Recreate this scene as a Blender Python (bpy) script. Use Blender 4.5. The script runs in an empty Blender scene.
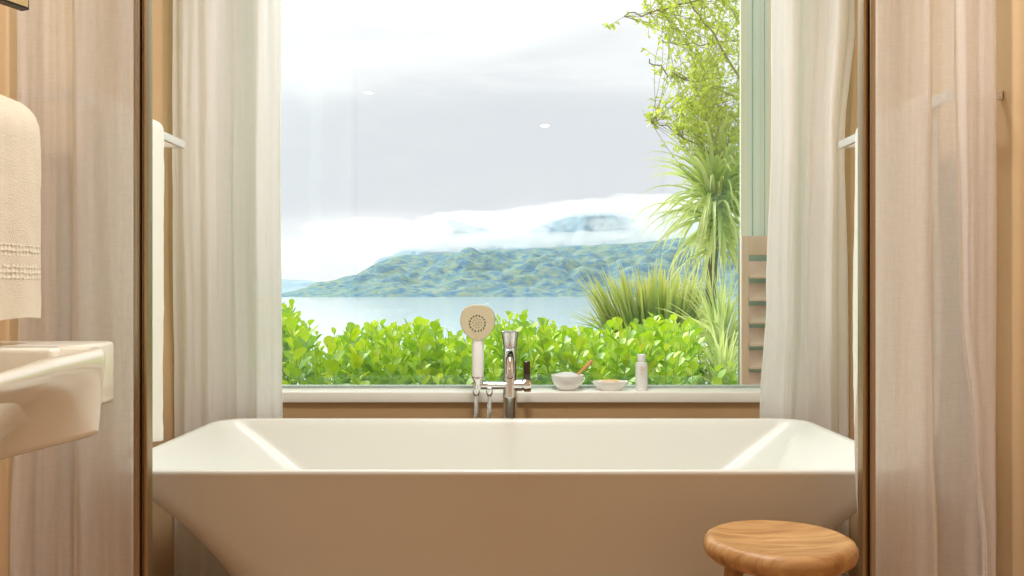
import bpy, bmesh, math, random
from mathutils import Vector, noise
random.seed(7)
C = bpy.context.scene
F, HY, CZ = 906.0, 293.0, 0.98           # focal length in px, horizon row, camera height

# ---------------------------------------------------------------- camera, world, lights, exposure
cam = bpy.data.objects.new('camera', bpy.data.cameras.new('camera')); C.collection.objects.link(cam)
cam.location = (0, 0, CZ); cam.rotation_euler = (math.pi/2, 0, 0)
cam.data.sensor_width = 36; cam.data.lens = F/1024*36; cam.data.shift_y = (HY-288)/1024
cam.data.clip_start = 0.05; cam.data.clip_end = 60000
C.camera = cam
C.view_settings.view_transform = 'Standard'; C.view_settings.look = 'None'
C.view_settings.exposure = 0.0; C.view_settings.gamma = 1.0; C.view_settings.use_curve_mapping = False
C.cycles.max_bounces = 10; C.cycles.diffuse_bounces = 5; C.cycles.transparent_max_bounces = 24
C.cycles.volume_bounces = 4; C.cycles.sample_clamp_indirect = 6

def nn(nt, t, **kw):
    n = nt.nodes.new(t)
    for k, v in kw.items():
        if k in ('inputs',):
            for a, b in v.items(): n.inputs[a].default_value = b
        else: setattr(n, k, v)
    return n

def ramp(nt, stops, interp='LINEAR'):
    r = nt.nodes.new('ShaderNodeValToRGB'); cr = r.color_ramp; cr.interpolation = interp
    while len(cr.elements) < len(stops): cr.elements.new(0.5)
    for e, (p, c) in zip(cr.elements, stops):
        e.position = p; e.color = (*c, 1)
    return r

SKY = 1.18
w = bpy.data.worlds.new('overcast_sky'); C.world = w; w.use_nodes = True; nt = w.node_tree; nt.nodes.clear()
L = nt.links.new
tc = nn(nt, 'ShaderNodeTexCoord'); sp = nn(nt, 'ShaderNodeSeparateXYZ'); L(tc.outputs['Generated'], sp.inputs[0])
mp = nn(nt, 'ShaderNodeMapping'); mp.inputs['Scale'].default_value = (1.0, 1.0, 4.5); mp.inputs['Location'].default_value = (3.1, .4, .2)
L(tc.outputs['Generated'], mp.inputs[0])
n1 = nn(nt, 'ShaderNodeTexNoise', inputs={'Scale': 2.6, 'Detail': 6.0, 'Roughness': .5, 'Distortion': .3}); L(mp.outputs[0], n1.inputs['Vector'])
m1 = nn(nt, 'ShaderNodeMath', operation='MULTIPLY_ADD', inputs={1: .27, 2: -.135}); L(n1.outputs[0], m1.inputs[0])
m2 = nn(nt, 'ShaderNodeMath', operation='ADD'); L(m1.outputs[0], m2.inputs[0]); L(sp.outputs['Z'], m2.inputs[1])
m3 = nn(nt, 'ShaderNodeMath', operation='MULTIPLY_ADD', inputs={1: 2.0, 2: .1}); L(m2.outputs[0], m3.inputs[0])
rp = ramp(nt, [(0, (.84, .86, .90)), (.13, (.86, .87, .90)), (.20, (1.05, 1.05, 1.06)), (.29, (.84, .85, .89)), (.38, (.68, .70, .76)),
               (.50, (.73, .75, .80)), (.60, (.92, .93, .96)), (.74, (1.1, 1.1, 1.12)), (1, (1.2, 1.2, 1.22))], 'B_SPLINE')
L(m3.outputs[0], rp.inputs[0])
g = nn(nt, 'ShaderNodeMath', operation='GREATER_THAN', inputs={1: -.004}); L(sp.outputs['Z'], g.inputs[0])
mx = nn(nt, 'ShaderNodeMix', data_type='RGBA'); mx.inputs[6].default_value = (.20, .24, .18, 1)
L(g.outputs[0], mx.inputs[0]); L(rp.outputs[0], mx.inputs[7])
bg = nn(nt, 'ShaderNodeBackground', inputs={'Strength': SKY}); L(mx.outputs[2], bg.inputs[0])
wo = nn(nt, 'ShaderNodeOutputWorld'); L(bg.outputs[0], wo.inputs[0])

def light(name, kind, loc, rot, energy, color, **kw):
    d = bpy.data.lights.new(name, kind); d.energy = energy; d.color = color
    for k, v in kw.items(): setattr(d, k, v)
    o = bpy.data.objects.new(name, d); o.location = loc; o.rotation_euler = rot; C.collection.objects.link(o); return o
sun = light('sun', 'SUN', (0, 0, 20), (0, 0, 0), 4.3, (1, .98, .93), angle=math.radians(35))
sun.rotation_euler = Vector((.42, -.64, -.64)).to_track_quat('-Z', 'Y').to_euler()      # travels right, inwards and down
for sx in (-1, 1):                          # added fill from both sides, out of view behind the camera
    light('side_fill_light', 'AREA', (2.56*sx, -1.6, 1.4), (0, math.radians(90*sx), 0), 27, (1, .97, .95), shape='RECTANGLE', size=1.6, size_y=1.8)
light('bathroom_fill_light', 'AREA', (0, 1.5, 2.53), (0, 0, 0), 30, (1, .97, .94), shape='DISK', size=.3)  # added fill under the ceiling, brightens outer curtains and sill items
light('alcove_fill_light', 'AREA', (0, 2.45, 2.53), (0, 0, 0), 14, (.88, .96, 1), shape='DISK', size=.5)  # added cool fill above the tub for the inner curtains
for x_, y_ in ((-1.12, -.84), (.31, -2.23)):
    light('small_downlight', 'AREA', (x_, y_, 2.54), (0, 0, 0), 1.5, (1, .93, .85), shape='DISK', size=.07)

# ---------------------------------------------------------------- helpers
def P(px, py, Y):                           # a point of the place at distance Y
    return Vector(((px-512)/F*Y, Y, CZ-(py-HY)/F*Y))

def mesh_obj(name, verts, faces, mat, parent=None, smooth=True, fattr=None, pattr=None):
    me = bpy.data.meshes.new(name); me.from_pydata([tuple(v) for v in verts], [], faces); me.update()
    if smooth: me.polygons.foreach_set('use_smooth', [True]*len(me.polygons))
    if fattr:
        a = me.attributes.new('rnd', 'FLOAT', 'FACE'); a.data.foreach_set('value', fattr)
    if pattr:
        a = me.attributes.new('tip', 'FLOAT', 'POINT'); a.data.foreach_set('value', pattr)
    o = bpy.data.objects.new(name, me); C.collection.objects.link(o)
    if mat: me.materials.append(mat)
    if parent: o.parent = parent; o.matrix_parent_inverse = parent.matrix_world.inverted() if False else o.matrix_parent_inverse
    return o

class MB:
    """collects shapes for one mesh (coordinates local to `org`)"""
    def __init__(s, org=(0, 0, 0)): s.v = []; s.f = []; s.o = Vector(org)
    def add(s, vs, fs):
        b = len(s.v); s.v += [Vector(v) for v in vs]; s.f += [tuple(i+b for i in f) for f in fs]; return s
    def loft(s, loops, cap0=True, cap1=True, closed=True):
        n = len(loops[0]); vs = [p for l in loops for p in l]; fs = []
        for i in range(len(loops)-1):
            for j in range(n if closed else n-1):
                k = (j+1) % n; fs.append((i*n+j, i*n+k, (i+1)*n+k, (i+1)*n+j))
        if cap0: fs.append(tuple(reversed(range(n))))
        if cap1: fs.append(tuple(range((len(loops)-1)*n, len(loops)*n)))
        return s.add(vs, fs)
    def box(s, x0, x1, y0, y1, z0, z1, r=0.0):
        bm = bmesh.new(); bmesh.ops.create_cube(bm, size=1)
        for v in bm.verts: v.co = Vector(((x0+x1)/2+v.co.x*(x1-x0), (y0+y1)/2+v.co.y*(y1-y0), (z0+z1)/2+v.co.z*(z1-z0)))
        if r > 0: bmesh.ops.bevel(bm, geom=bm.edges[:], offset=r, segments=3, profile=.5, affect='EDGES')
        bm.verts.index_update()
        s.add([v.co.copy() for v in bm.verts], [tuple(v.index for v in f.verts) for f in bm.faces]); bm.free(); return s
    def tube(s, pts, rad, n=12, cap=True):
        pts = [Vector(p) for p in pts]; R = rad if isinstance(rad, (list, tuple)) else [rad]*len(pts); loops = []
        up = None
        for i, p in enumerate(pts):
            t = (pts[min(i+1, len(pts)-1)]-pts[max(i-1, 0)])
            t = t.normalized() if t.length > 1e-9 else Vector((0, 0, 1))
            if up is None: up = t.orthogonal().normalized()
            a = (up-t*up.dot(t)); a = a.normalized() if a.length > 1e-6 else t.orthogonal().normalized(); up = a; b = t.cross(a)
            loops.append([p+(a*math.cos(2*math.pi*k/n)+b*math.sin(2*math.pi*k/n))*R[i] for k in range(n)])
        return s.loft(loops, cap, cap)
    def lathe(s, prof, c=(0, 0, 0), n=40, sx=1, sy=1):
        c = Vector(c)
        loops = [[c+Vector((r*math.cos(2*math.pi*k/n)*sx, r*math.sin(2*math.pi*k/n)*sy, z)) for k in range(n)] for r, z in prof]
        return s.loft(loops, prof[0][0] > 0, prof[-1][0] > 0)
    def build(s, name, mat, parent=None, sm=True, sharp=35):
        o = mesh_obj(name, [v-s.o for v in s.v], s.f, mat, parent, sm)
        bm = bmesh.new(); bm.from_mesh(o.data); bmesh.ops.recalc_face_normals(bm, faces=bm.faces[:])
        if sm:
            a = math.radians(sharp)
            for e in bm.edges:
                if len(e.link_faces) == 2 and e.calc_face_angle(0) > a: e.smooth = False
        bm.to_mesh(o.data); bm.free()
        return o

def root(name, loc, label, cat, group=None):
    o = bpy.data.objects.new(name, None); C.collection.objects.link(o); o.location = loc; o.empty_display_size = .1
    o['label'] = label; o['category'] = cat
    if group: o['group'] = group
    return o
def tag(o, label, cat, group=None):
    o['label'] = label; o['category'] = cat
    if group: o['group'] = group
    return o
def struct(o): o['kind'] = 'structure'; return o

# ---------------------------------------------------------------- materials
def newmat(name):
    m = bpy.data.materials.new(name); m.use_nodes = True; t = m.node_tree; t.nodes.clear()
    out = nn(t, 'ShaderNodeOutputMaterial'); return m, t, out
def principled(name, col, rough=.5, metal=0, var=.06, scale=8, bump=0, bscale=60, coat=0, stretch=(1, 1, 1), col2=None, spec=.5):
    m, t, out = newmat(name); b = nn(t, 'ShaderNodeBsdfPrincipled'); t.links.new(b.outputs[0], out.inputs[0])
    b.inputs['Roughness'].default_value = rough; b.inputs['Metallic'].default_value = metal
    b.inputs['Coat Weight'].default_value = coat; b.inputs['Coat Roughness'].default_value = .04; b.inputs['Specular IOR Level'].default_value = spec
    tc = nn(t, 'ShaderNodeTexCoord'); mp = nn(t, 'ShaderNodeMapping'); mp.inputs['Scale'].default_value = stretch; t.links.new(tc.outputs['Object'], mp.inputs[0])
    n = nn(t, 'ShaderNodeTexNoise', inputs={'Scale': scale, 'Detail': 5.0}); t.links.new(mp.outputs[0], n.inputs['Vector'])
    c2 = col2 or tuple(c*(1-var) for c in col); c1 = col if col2 else tuple(min(1, c*(1+var)) for c in col)
    r = ramp(t, [(.3, c1), (.7, c2)]); t.links.new(n.outputs[0], r.inputs[0]); t.links.new(r.outputs[0], b.inputs['Base Color'])
    if bump:
        n2 = nn(t, 'ShaderNodeTexNoise', inputs={'Scale': bscale, 'Detail': 3.0}); t.links.new(mp.outputs[0], n2.inputs['Vector'])
        bp = nn(t, 'ShaderNodeBump', inputs={'Strength': bump, 'Distance': .01}); t.links.new(n2.outputs[0], bp.inputs['Height']); t.links.new(bp.outputs[0], b.inputs['Normal'])
    return m
M = {}
M['wall'] = principled('tan_plaster', (.58, .38, .20), .75, var=.04, scale=2, bump=.05, bscale=120)
M['pale_wall'] = principled('pale_plaster', (.74, .66, .56), .75, var=.03, scale=2)
M['ceiling'] = principled('white_ceiling', (.78, .74, .66), .8, var=.02)
M['floor'] = principled('oak_floor', (.42, .25, .12), .35, var=.25, scale=4, stretch=(1, 8, 1))
M['sill'] = principled('painted_sill', (.86, .83, .75), .35, var=.02)
M['tub'] = principled('white_stone_resin', (.76, .76, .70), .34, var=.01, scale=1, coat=.08)
M['ceramic'] = principled('glazed_ceramic', (.82, .77, .66), .2, var=.01, scale=1, coat=.25)
M['white_china'] = principled('white_china', (.88, .88, .85), .12, var=.01, coat=.4)
M['chrome'] = principled('chrome', (.88, .88, .89), .05, metal=1, var=.02)
M['chrome_satin'] = principled('satin_chrome', (.80, .81, .82), .22, metal=1, var=.02)
M['bronze'] = principled('brushed_bronze', (.44, .34, .21), .42, metal=1, var=.10, scale=30, stretch=(6, 6, .15))
M['bronze_dark'] = principled('dark_bronze', (.30, .20, .11), .4, metal=.85, var=.12, scale=30, stretch=(6, 6, .15))
M['steel_grey'] = principled('grey_aluminium', (.50, .46, .40), .35, metal=.8, var=.08, scale=30, stretch=(6, 6, .15))
M['white_plastic'] = principled('white_plastic', (.86, .86, .86), .25, var=.01)
M['nozzle_face'] = principled('warm_grey_plastic', (.60, .53, .36), .35, var=.03)
M['lever'] = principled('chrome_dark_reflection', (.10, .08, .07), .12, metal=1)  # chrome lever; the dark surroundings it mirrors are put into its colour
M['black'] = principled('dark_rubber', (.03, .03, .03), .4)
M['towel_bar'] = principled('pale_enamel_rail', (.84, .86, .86), .2, metal=.25, var=.02)
M['window_frame'] = principled('grey_window_frame', (.40, .46, .42), .4, var=.05)
M['soap'] = principled('peach_soap', (.86, .56, .33), .45, var=.05)
M['salt'] = principled('white_bath_salt', (.9, .9, .88), .8, var=.04, scale=200, bump=.8, bscale=260)
M['scoop'] = principled('bamboo', (.70, .36, .14), .5, var=.15, scale=30, stretch=(1, 1, 6))
M['shutter'] = principled('pinkish_cedar', (.80, .60, .50), .55, var=.1, scale=10, stretch=(1, 1, .3))
M['shutter_dark'] = principled('louvre_backing', (.30, .48, .42), .6)
M['bark'] = principled('grey_bark', (.16, .13, .08), .85, var=.3, scale=30, bump=.5)
M['twig'] = principled('brown_twig', (.34, .28, .14), .8, var=.2, scale=30)
M['soil'] = principled('garden_soil', (.10, .12, .05), .9, var=.4, scale=3)

def m_wood():
    m, t, out = newmat('stool_wood'); b = nn(t, 'ShaderNodeBsdfPrincipled', inputs={'Roughness': .42}); t.links.new(b.outputs[0], out.inputs[0])
    tc = nn(t, 'ShaderNodeTexCoord'); mp = nn(t, 'ShaderNodeMapping'); mp.inputs['Rotation'].default_value = (0, 0, .5); mp.inputs['Scale'].default_value = (2.2, 14, 5)
    t.links.new(tc.outputs['Object'], mp.inputs[0])
    n = nn(t, 'ShaderNodeTexNoise', inputs={'Scale': 2.2, 'Detail': 7.0, 'Roughness': .62, 'Distortion': .8}); t.links.new(mp.outputs[0], n.inputs['Vector'])
    r = ramp(t, [(.28, (.20, .085, .022)), (.45, (.42, .21, .07)), (.6, (.56, .32, .125)), (.8, (.66, .43, .19))]); t.links.new(n.outputs[0], r.inputs[0])
    t.links.new(r.outputs[0], b.inputs['Base Color'])
    bp = nn(t, 'ShaderNodeBump', inputs={'Strength': .15, 'Distance': .01}); t.links.new(n.outputs[0], bp.inputs['Height']); t.links.new(bp.outputs[0], b.inputs['Normal'])
    return m
M['wood'] = m_wood()

def m_cloth(name, col, opaque, trans=.5, weave=900, wv=.12):
    m, t, out = newmat(name); k = t.links.new
    d = nn(t, 'ShaderNodeBsdfDiffuse', inputs={'Color': (*col, 1)}); tl = nn(t, 'ShaderNodeBsdfTranslucent', inputs={'Color': (*col, 1)})
    a = nn(t, 'ShaderNodeMixShader', inputs={0: trans}); k(d.outputs[0], a.inputs[1]); k(tl.outputs[0], a.inputs[2])
    tr = nn(t, 'ShaderNodeBsdfTransparent'); x = nn(t, 'ShaderNodeMixShader')
    tc = nn(t, 'ShaderNodeTexCoord')
    tot = None
    for sc in ((1.2, 1.2, .12), (.1, .1, 1.2)):                       # warp and weft slubs
        mp = nn(t, 'ShaderNodeMapping'); mp.inputs['Scale'].default_value = sc; k(tc.outputs['Object'], mp.inputs[0])
        n = nn(t, 'ShaderNodeTexNoise', inputs={'Scale': weave*.35, 'Detail': 2.0}); k(mp.outputs[0], n.inputs['Vector'])
        if tot is None: tot = n
        else:
            ad = nn(t, 'ShaderNodeMath', operation='ADD'); k(tot.outputs[0], ad.inputs[0]); k(n.outputs[0], ad.inputs[1]); tot = ad
    ma = nn(t, 'ShaderNodeMath', operation='MULTIPLY_ADD', inputs={1: wv, 2: opaque-wv}, use_clamp=True); k(tot.outputs[0], ma.inputs[0])
    k(ma.outputs[0], x.inputs[0]); k(tr.outputs[0], x.inputs[1]); k(a.outputs[0], x.inputs[2]); k(x.outputs[0], out.inputs[0]); return m
M['sheer'] = m_cloth('white_sheer', (.97, .98, .96), .96, .5, wv=.05)
M['linen'] = m_cloth('natural_linen_sheer', (.94, .90, .87), .72, .45, wv=.12)
M['linen_hem'] = m_cloth('linen_hem', (.90, .86, .80), .85, .4)

def m_towel(name, col, z0=None, z1=None, wz=None):
    m, t, out = newmat(name); k = t.links.new; b = nn(t, 'ShaderNodeBsdfPrincipled', inputs={'Roughness': .95, 'Base Color': (*col, 1)})
    b.inputs['Sheen Weight'].default_value = .3; b.inputs['Specular IOR Level'].default_value = .1
    k(b.outputs[0], out.inputs[0]); g = nn(t, 'ShaderNodeNewGeometry')
    n = nn(t, 'ShaderNodeTexNoise', inputs={'Scale': 420.0, 'Detail': 3.0}); k(g.outputs['Position'], n.inputs['Vector'])
    h = n.outputs[0]; strength = .35
    if wz:
        s = nn(t, 'ShaderNodeSeparateXYZ'); k(g.outputs['Position'], s.inputs[0]); v = nn(t, 'ShaderNodeTexVoronoi', inputs={'Scale': 105.0, 'Randomness': .25}); k(g.outputs['Position'], v.inputs['Vector'])
        tot = None
        for a0, a1 in wz:
            c = nn(t, 'ShaderNodeMath', operation='COMPARE', inputs={1: (a0+a1)/2, 2: (a1-a0)/2}); k(s.outputs['Z'], c.inputs[0])
            if tot is None: tot = c
            else: ad = nn(t, 'ShaderNodeMath', operation='ADD'); k(tot.outputs[0], ad.inputs[0]); k(c.outputs[0], ad.inputs[1]); tot = ad
        mu = nn(t, 'ShaderNodeMath', operation='MULTIPLY'); k(v.outputs['Distance'], mu.inputs[0]); k(tot.outputs[0], mu.inputs[1])
        m2 = nn(t, 'ShaderNodeMath', operation='MULTIPLY_ADD', inputs={1: 3.0}); k(mu.outputs[0], m2.inputs[0]); k(h, m2.inputs[2]); h = m2.outputs[0]; strength = .6
    bp = nn(t, 'ShaderNodeBump', inputs={'Strength': strength, 'Distance': .004}); k(h, bp.inputs['Height']); k(bp.outputs[0], b.inputs['Normal']); return m
M['towel'] = m_towel('white_terry', (.84, .83, .74))
M['towel_band'] = m_towel('beige_terry', (.70, .62, .48), wz=((1.045, 1.066), (1.003, 1.03)))

def m_glass():
    m, t, out = newmat('window_glass'); k = t.links.new
    tr = nn(t, 'ShaderNodeBsdfTransparent', inputs={'Color': (.985, .998, .99, 1)}); gl = nn(t, 'ShaderNodeBsdfGlossy', inputs={'Roughness': .01, 'Color': (.75, 1, .88, 1)})
    fr = nn(t, 'ShaderNodeFresnel', inputs={'IOR': 1.6}); x = nn(t, 'ShaderNodeMixShader'); k(fr.outputs[0], x.inputs[0]); k(tr.outputs[0], x.inputs[1]); k(gl.outputs[0], x.inputs[2]); k(x.outputs[0], out.inputs[0]); return m
M['glass'] = m_glass()
m, t, out = newmat('mirror_glass'); b = nn(t, 'ShaderNodeBsdfPrincipled', inputs={'Base Color': (.86, .92, .82, 1), 'Metallic': 1.0, 'Roughness': .02}); t.links.new(b.outputs[0], out.inputs[0]); M['mirror'] = m
m, t, out = newmat('clear_bottle'); b = nn(t, 'ShaderNodeBsdfPrincipled', inputs={'Base Color': (.92, .93, .9, 1), 'Roughness': .1, 'Transmission Weight': .2, 'IOR': 1.4}); t.links.new(b.outputs[0], out.inputs[0]); M['bottle'] = m
M['print'] = principled('faint_orange_print', (.75, .50, .38), .6)

def m_leaf(name, cols, trans=.45, rough=.35, tipcol=None, gloss=.06):
    m, t, out = newmat(name); k = t.links.new
    at = nn(t, 'ShaderNodeAttribute', attribute_name='rnd'); r = ramp(t, [(i/(len(cols)-1), c) for i, c in enumerate(cols)]); k(at.outputs['Fac'], r.inputs[0]); col = r.outputs[0]
    if tipcol:
        a2 = nn(t, 'ShaderNodeAttribute', attribute_name='tip'); pw = nn(t, 'ShaderNodeMath', operation='POWER', inputs={1: 2.2}); k(a2.outputs['Fac'], pw.inputs[0])
        x = nn(t, 'ShaderNodeMix', data_type='RGBA'); k(pw.outputs[0], x.inputs[0]); k(col, x.inputs[6]); x.inputs[7].default_value = (*tipcol, 1); col = x.outputs[2]
    d = nn(t, 'ShaderNodeBsdfDiffuse'); tl = nn(t, 'ShaderNodeBsdfTranslucent'); g = nn(t, 'ShaderNodeBsdfGlossy', inputs={'Roughness': rough, 'Color': (1, 1, 1, 1)})
    k(col, d.inputs[0]); k(col, tl.inputs[0])
    a = nn(t, 'ShaderNodeMixShader', inputs={0: trans}); k(d.outputs[0], a.inputs[1]); k(tl.outputs[0], a.inputs[2])
    b = nn(t, 'ShaderNodeMixShader', inputs={0: gloss}); k(a.outputs[0], b.inputs[1]); k(g.outputs[0], b.inputs[2]); k(b.outputs[0], out.inputs[0]); return m
M['green_stem'] = principled('green_stem', (.30, .42, .06), .6)
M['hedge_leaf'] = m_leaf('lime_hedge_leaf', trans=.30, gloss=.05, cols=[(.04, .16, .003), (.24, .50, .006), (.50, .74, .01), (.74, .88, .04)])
M['tree_leaf'] = m_leaf('yellow_green_leaf', [(.46, .58, .04), (.68, .80, .07), (.84, .90, .18)], trans=.55)
M['strap_leaf'] = m_leaf('pale_strap_leaf', [(.30, .50, .10), (.60, .74, .20), (.86, .92, .48)], tipcol=(.84, .88, .36))
M['flax_leaf'] = m_leaf('flax_leaf', [(.04, .20, .04), (.10, .36, .07), (.34, .58, .12)], tipcol=(.90, .86, .20))

# ---------------------------------------------------------------- the room (structure)
WX, BY, GY = 1.062, 3.0, 3.11                 # side walls, window wall, glass
def sbox(name, a, mat, r=0): return struct(MB().box(*a, r=r).build(name, M[mat]))
sbox('floor', (-2.7, 2.7, -3.6, 3.16, -.1, 0), 'floor')
sbox('ceiling', (-2.7, 2.7, -3.6, 3.16, 2.55, 2.65), 'ceiling')
wl = MB().box(-WX-.1, -WX, .1, 3.16, 0, 2.55).box(-2.6, -WX-.1, .1, .2, 0, 2.55).box(-2.7, -2.6, -3.6, .2, 0, 2.55)
struct(wl.build('wall_left', M['wall'], sm=False))
wr = MB().box(WX, WX+.1, .1, 3.16, 0, 2.55).box(WX+.1, 2.6, .1, .2, 0, 2.55).box(2.6, 2.7, -3.6, .2, 0, 2.55)
struct(wr.build('wall_right', M['wall'], sm=False))
sbox('wall_rear', (-2.6, 2.6, -3.6, -3.5, 0, 2.55), 'pale_wall')
SZ = CZ-(391.5-HY)/F*BY                      # sill height
OW = .93                                     # half width of the opening
wb = MB().box(-WX, WX, BY, 3.16, 0, SZ-.035).box(-WX, -OW, BY, 3.16, SZ-.035, 2.55).box(OW, WX, BY, 3.16, SZ-.035, 2.55).box(-OW, OW, BY, 3.16, 2.42, 2.55)
struct(wb.build('wall_back', M['wall'], sm=False))
sbox('window_sill', (-OW, OW, BY-.018, GY+.02, SZ-.035, SZ), 'sill', .003).name = 'trim_3'
# window frame and pane
wf = MB().box(-OW, OW, GY-.008, GY+.03, SZ, SZ+.008).box(-OW, OW, GY-.02, GY+.03, 2.39, 2.42).box(-OW, -OW+.03, GY-.02, GY+.03, SZ, 2.42).box(OW-.03, OW, GY-.02, GY+.03, SZ, 2.42)
wn = struct(wf.build('window_1', M['window_frame'], sm=False))
pane = MB().box(-OW+.03, OW-.03, GY, GY+.006, SZ+.008, 2.39).build('window_pane', M['glass'], wn, sm=False)

for sx, nm in ((-1, 'fill_frame_left'), (1, 'fill_frame_right')):  # unseen frames added around the side fill lights, solid wall behind
    wf = MB(); a, b = sorted((2.6*sx, 2.54*sx))
    for (y0, y1, z0, z1) in ((-2.55, -2.5, .55, 2.25), (-.7, -.65, .55, 2.25), (-2.5, -.7, .55, .6), (-2.5, -.7, 2.2, 2.25)): wf.box(a, b, y0, y1, z0, z1, r=.004)
    struct(wf.build(nm, M['sill']))

# two bronze posts at the edge of the alcove: ribbed profiles
def post(name, x0, x1, flip):
    Y = 1.84; th = .03
    s = 1 if flip else -1
    w_ = x1-x0
    def seg(a, b, y0, y1, m, nm, par):
        xa, xb = (x0+a*w_, x0+b*w_) if flip else (x1-b*w_, x1-a*w_)
        return MB().box(xa, xb, y0, y1, 0, 2.55, r=.0018).build(nm, M[m], par)
    body = struct(seg(0, .22, Y, Y+th, 'bronze', name, None))
    seg(.22, .52, Y+.012, Y+th, 'bronze_dark', 'channel', body)
    seg(.30, .40, Y+.006, Y+.013, 'bronze', 'rib', body)
    seg(.52, .66, Y+.002, Y+th, 'bronze', 'inner_rib', body)
    seg(.66, 1, Y+.008, Y+th, 'steel_grey', 'outer_flange', body)
    return body
post('trim_1', (131.5-512)/F*1.84, (147-512)/F*1.84, False)
post('trim_2', (863-512)/F*1.84, (877.5-512)/F*1.84, True)

# ---------------------------------------------------------------- curtains
def crom(p, u):
    n = len(p)-1; x = min(max(u, 0), 1)*n; i = min(int(x), n-1); f = x-i
    a, b, c, d = p[max(i-1, 0)], p[i], p[i+1], p[min(i+2, n)]
    return tuple(.5*((2*b[k])+(-a[k]+c[k])*f+(2*a[k]-5*b[k]+4*c[k]-d[k])*f*f+(-a[k]+3*b[k]-3*c[k]+d[k])*f**3) for k in range(len(b)))
def curtain(name, rows, label, mat, nf, amp, seed, z1=2.5, z0=.02, cols=260, nr=70, parent=None, group=None, hem=True, zz=None):
    """rows: list of (py at the curtain, [(px, Y), ...]) from top to bottom: the curtain's plan at that height"""
    ctrl = []
    for py, pts in rows:
        Ym = sum(p[1] for p in pts)/len(pts)
        ctrl.append((CZ-(py-HY)/F*Ym, [((px-512)/F*Y, Y) for px, Y in pts]))
    vs, fs = [], []
    org = Vector((ctrl[0][1][0][0], ctrl[0][1][0][1], 0))
    for r in range(nr+1):
        z = z1+(z0-z1)*r/nr
        if z >= ctrl[0][0]: pl = ctrl[0][1]
        elif z <= ctrl[-1][0]: pl = ctrl[-1][1]
        else:
            for (za, A), (zb, B) in zip(ctrl, ctrl[1:]):
                if zb <= z <= za:
                    q = (za-z)/(za-zb); q = q*q*(3-2*q); pl = [tuple(a+(b-a)*q for a, b in zip(m_, n_)) for m_, n_ in zip(A, B)]; break
        for c in range(cols+1):
            u = c/cols; x, y = crom(pl, u); x2, y2 = crom(pl, min(u+.004, 1)); x1_, y1_ = crom(pl, max(u-.004, 0))
            t = Vector((x2-x1_, y2-y1_)); t = t.normalized() if t.length > 1e-9 else Vector((1, 0)); nx, ny = -t.y, t.x
            ph = u*nf*2*math.pi+seed+.9*noise.noise((u*3, z*.7, seed))*2
            a = amp*(.75+.5*noise.noise((u*5, z*.6, seed+9)))
            wv = a*(math.sin(ph)+.28*math.sin(2.3*ph+1+z*.6))+.0025*noise.noise((u*40, z*5, seed))
            ed = .002*noise.noise((z*9, seed, 3)) if (c in (0, cols)) else 0
            vs.append((x+nx*wv+ed-org.x, y+ny*wv-org.y, z+.0))
    n = cols+1
    for r in range(nr):
        for c in range(cols): fs.append((r*n+c, r*n+c+1, (r+1)*n+c+1, (r+1)*n+c))
    o = mesh_obj(name, vs, fs, M[mat]); o.location = org
    tag(o, label, 'curtain', group)
    if hem:
        for side in (0, 1):
            hv, hf = [], []; hw = 6
            for r in range(nr+1):
                for c in range(hw+1):
                    cc = c if side == 0 else cols-c; v = vs[r*n+cc]; hv.append((v[0], v[1]-.0018, v[2]))
            for r in range(nr):
                for c in range(hw): hf.append((r*(hw+1)+c, r*(hw+1)+c+1, (r+1)*(hw+1)+c+1, (r+1)*(hw+1)+c))
            mesh_obj('hem', hv, hf, M['linen_hem' if mat == 'linen' else mat], o)
    return o

curtain('sheer_curtain', [(0, [(172, 2.76), (205, 2.74), (235, 2.82), (262, 2.76), (283, 2.82)]),
                          (200, [(172, 2.76), (203, 2.75), (233, 2.82), (260, 2.76), (282, 2.82)]),
                          (415, [(174, 2.825), (205, 2.825), (235, 2.86), (262, 2.83), (283, 2.86)])],
        'white sheer curtain left of the window, hanging in soft folds behind the tub', 'sheer', 5, .011, 1.3)
curtain('sheer_curtain', [(0, [(773, 2.82), (790, 2.75), (815, 2.82), (838, 2.76), (856, 2.82)]),
                          (140, [(773, 2.82), (790, 2.75), (808, 2.82), (830, 2.76), (843, 2.80)]),
                          (300, [(768, 2.83), (788, 2.77), (806, 2.83), (828, 2.77), (846, 2.82)]),
                          (415, [(760, 2.86), (784, 2.83), (806, 2.86), (828, 2.83), (848, 2.84)])],
        'white sheer curtain right of the window, flaring out towards the tub', 'sheer', 4, .009, 4.2)
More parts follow.
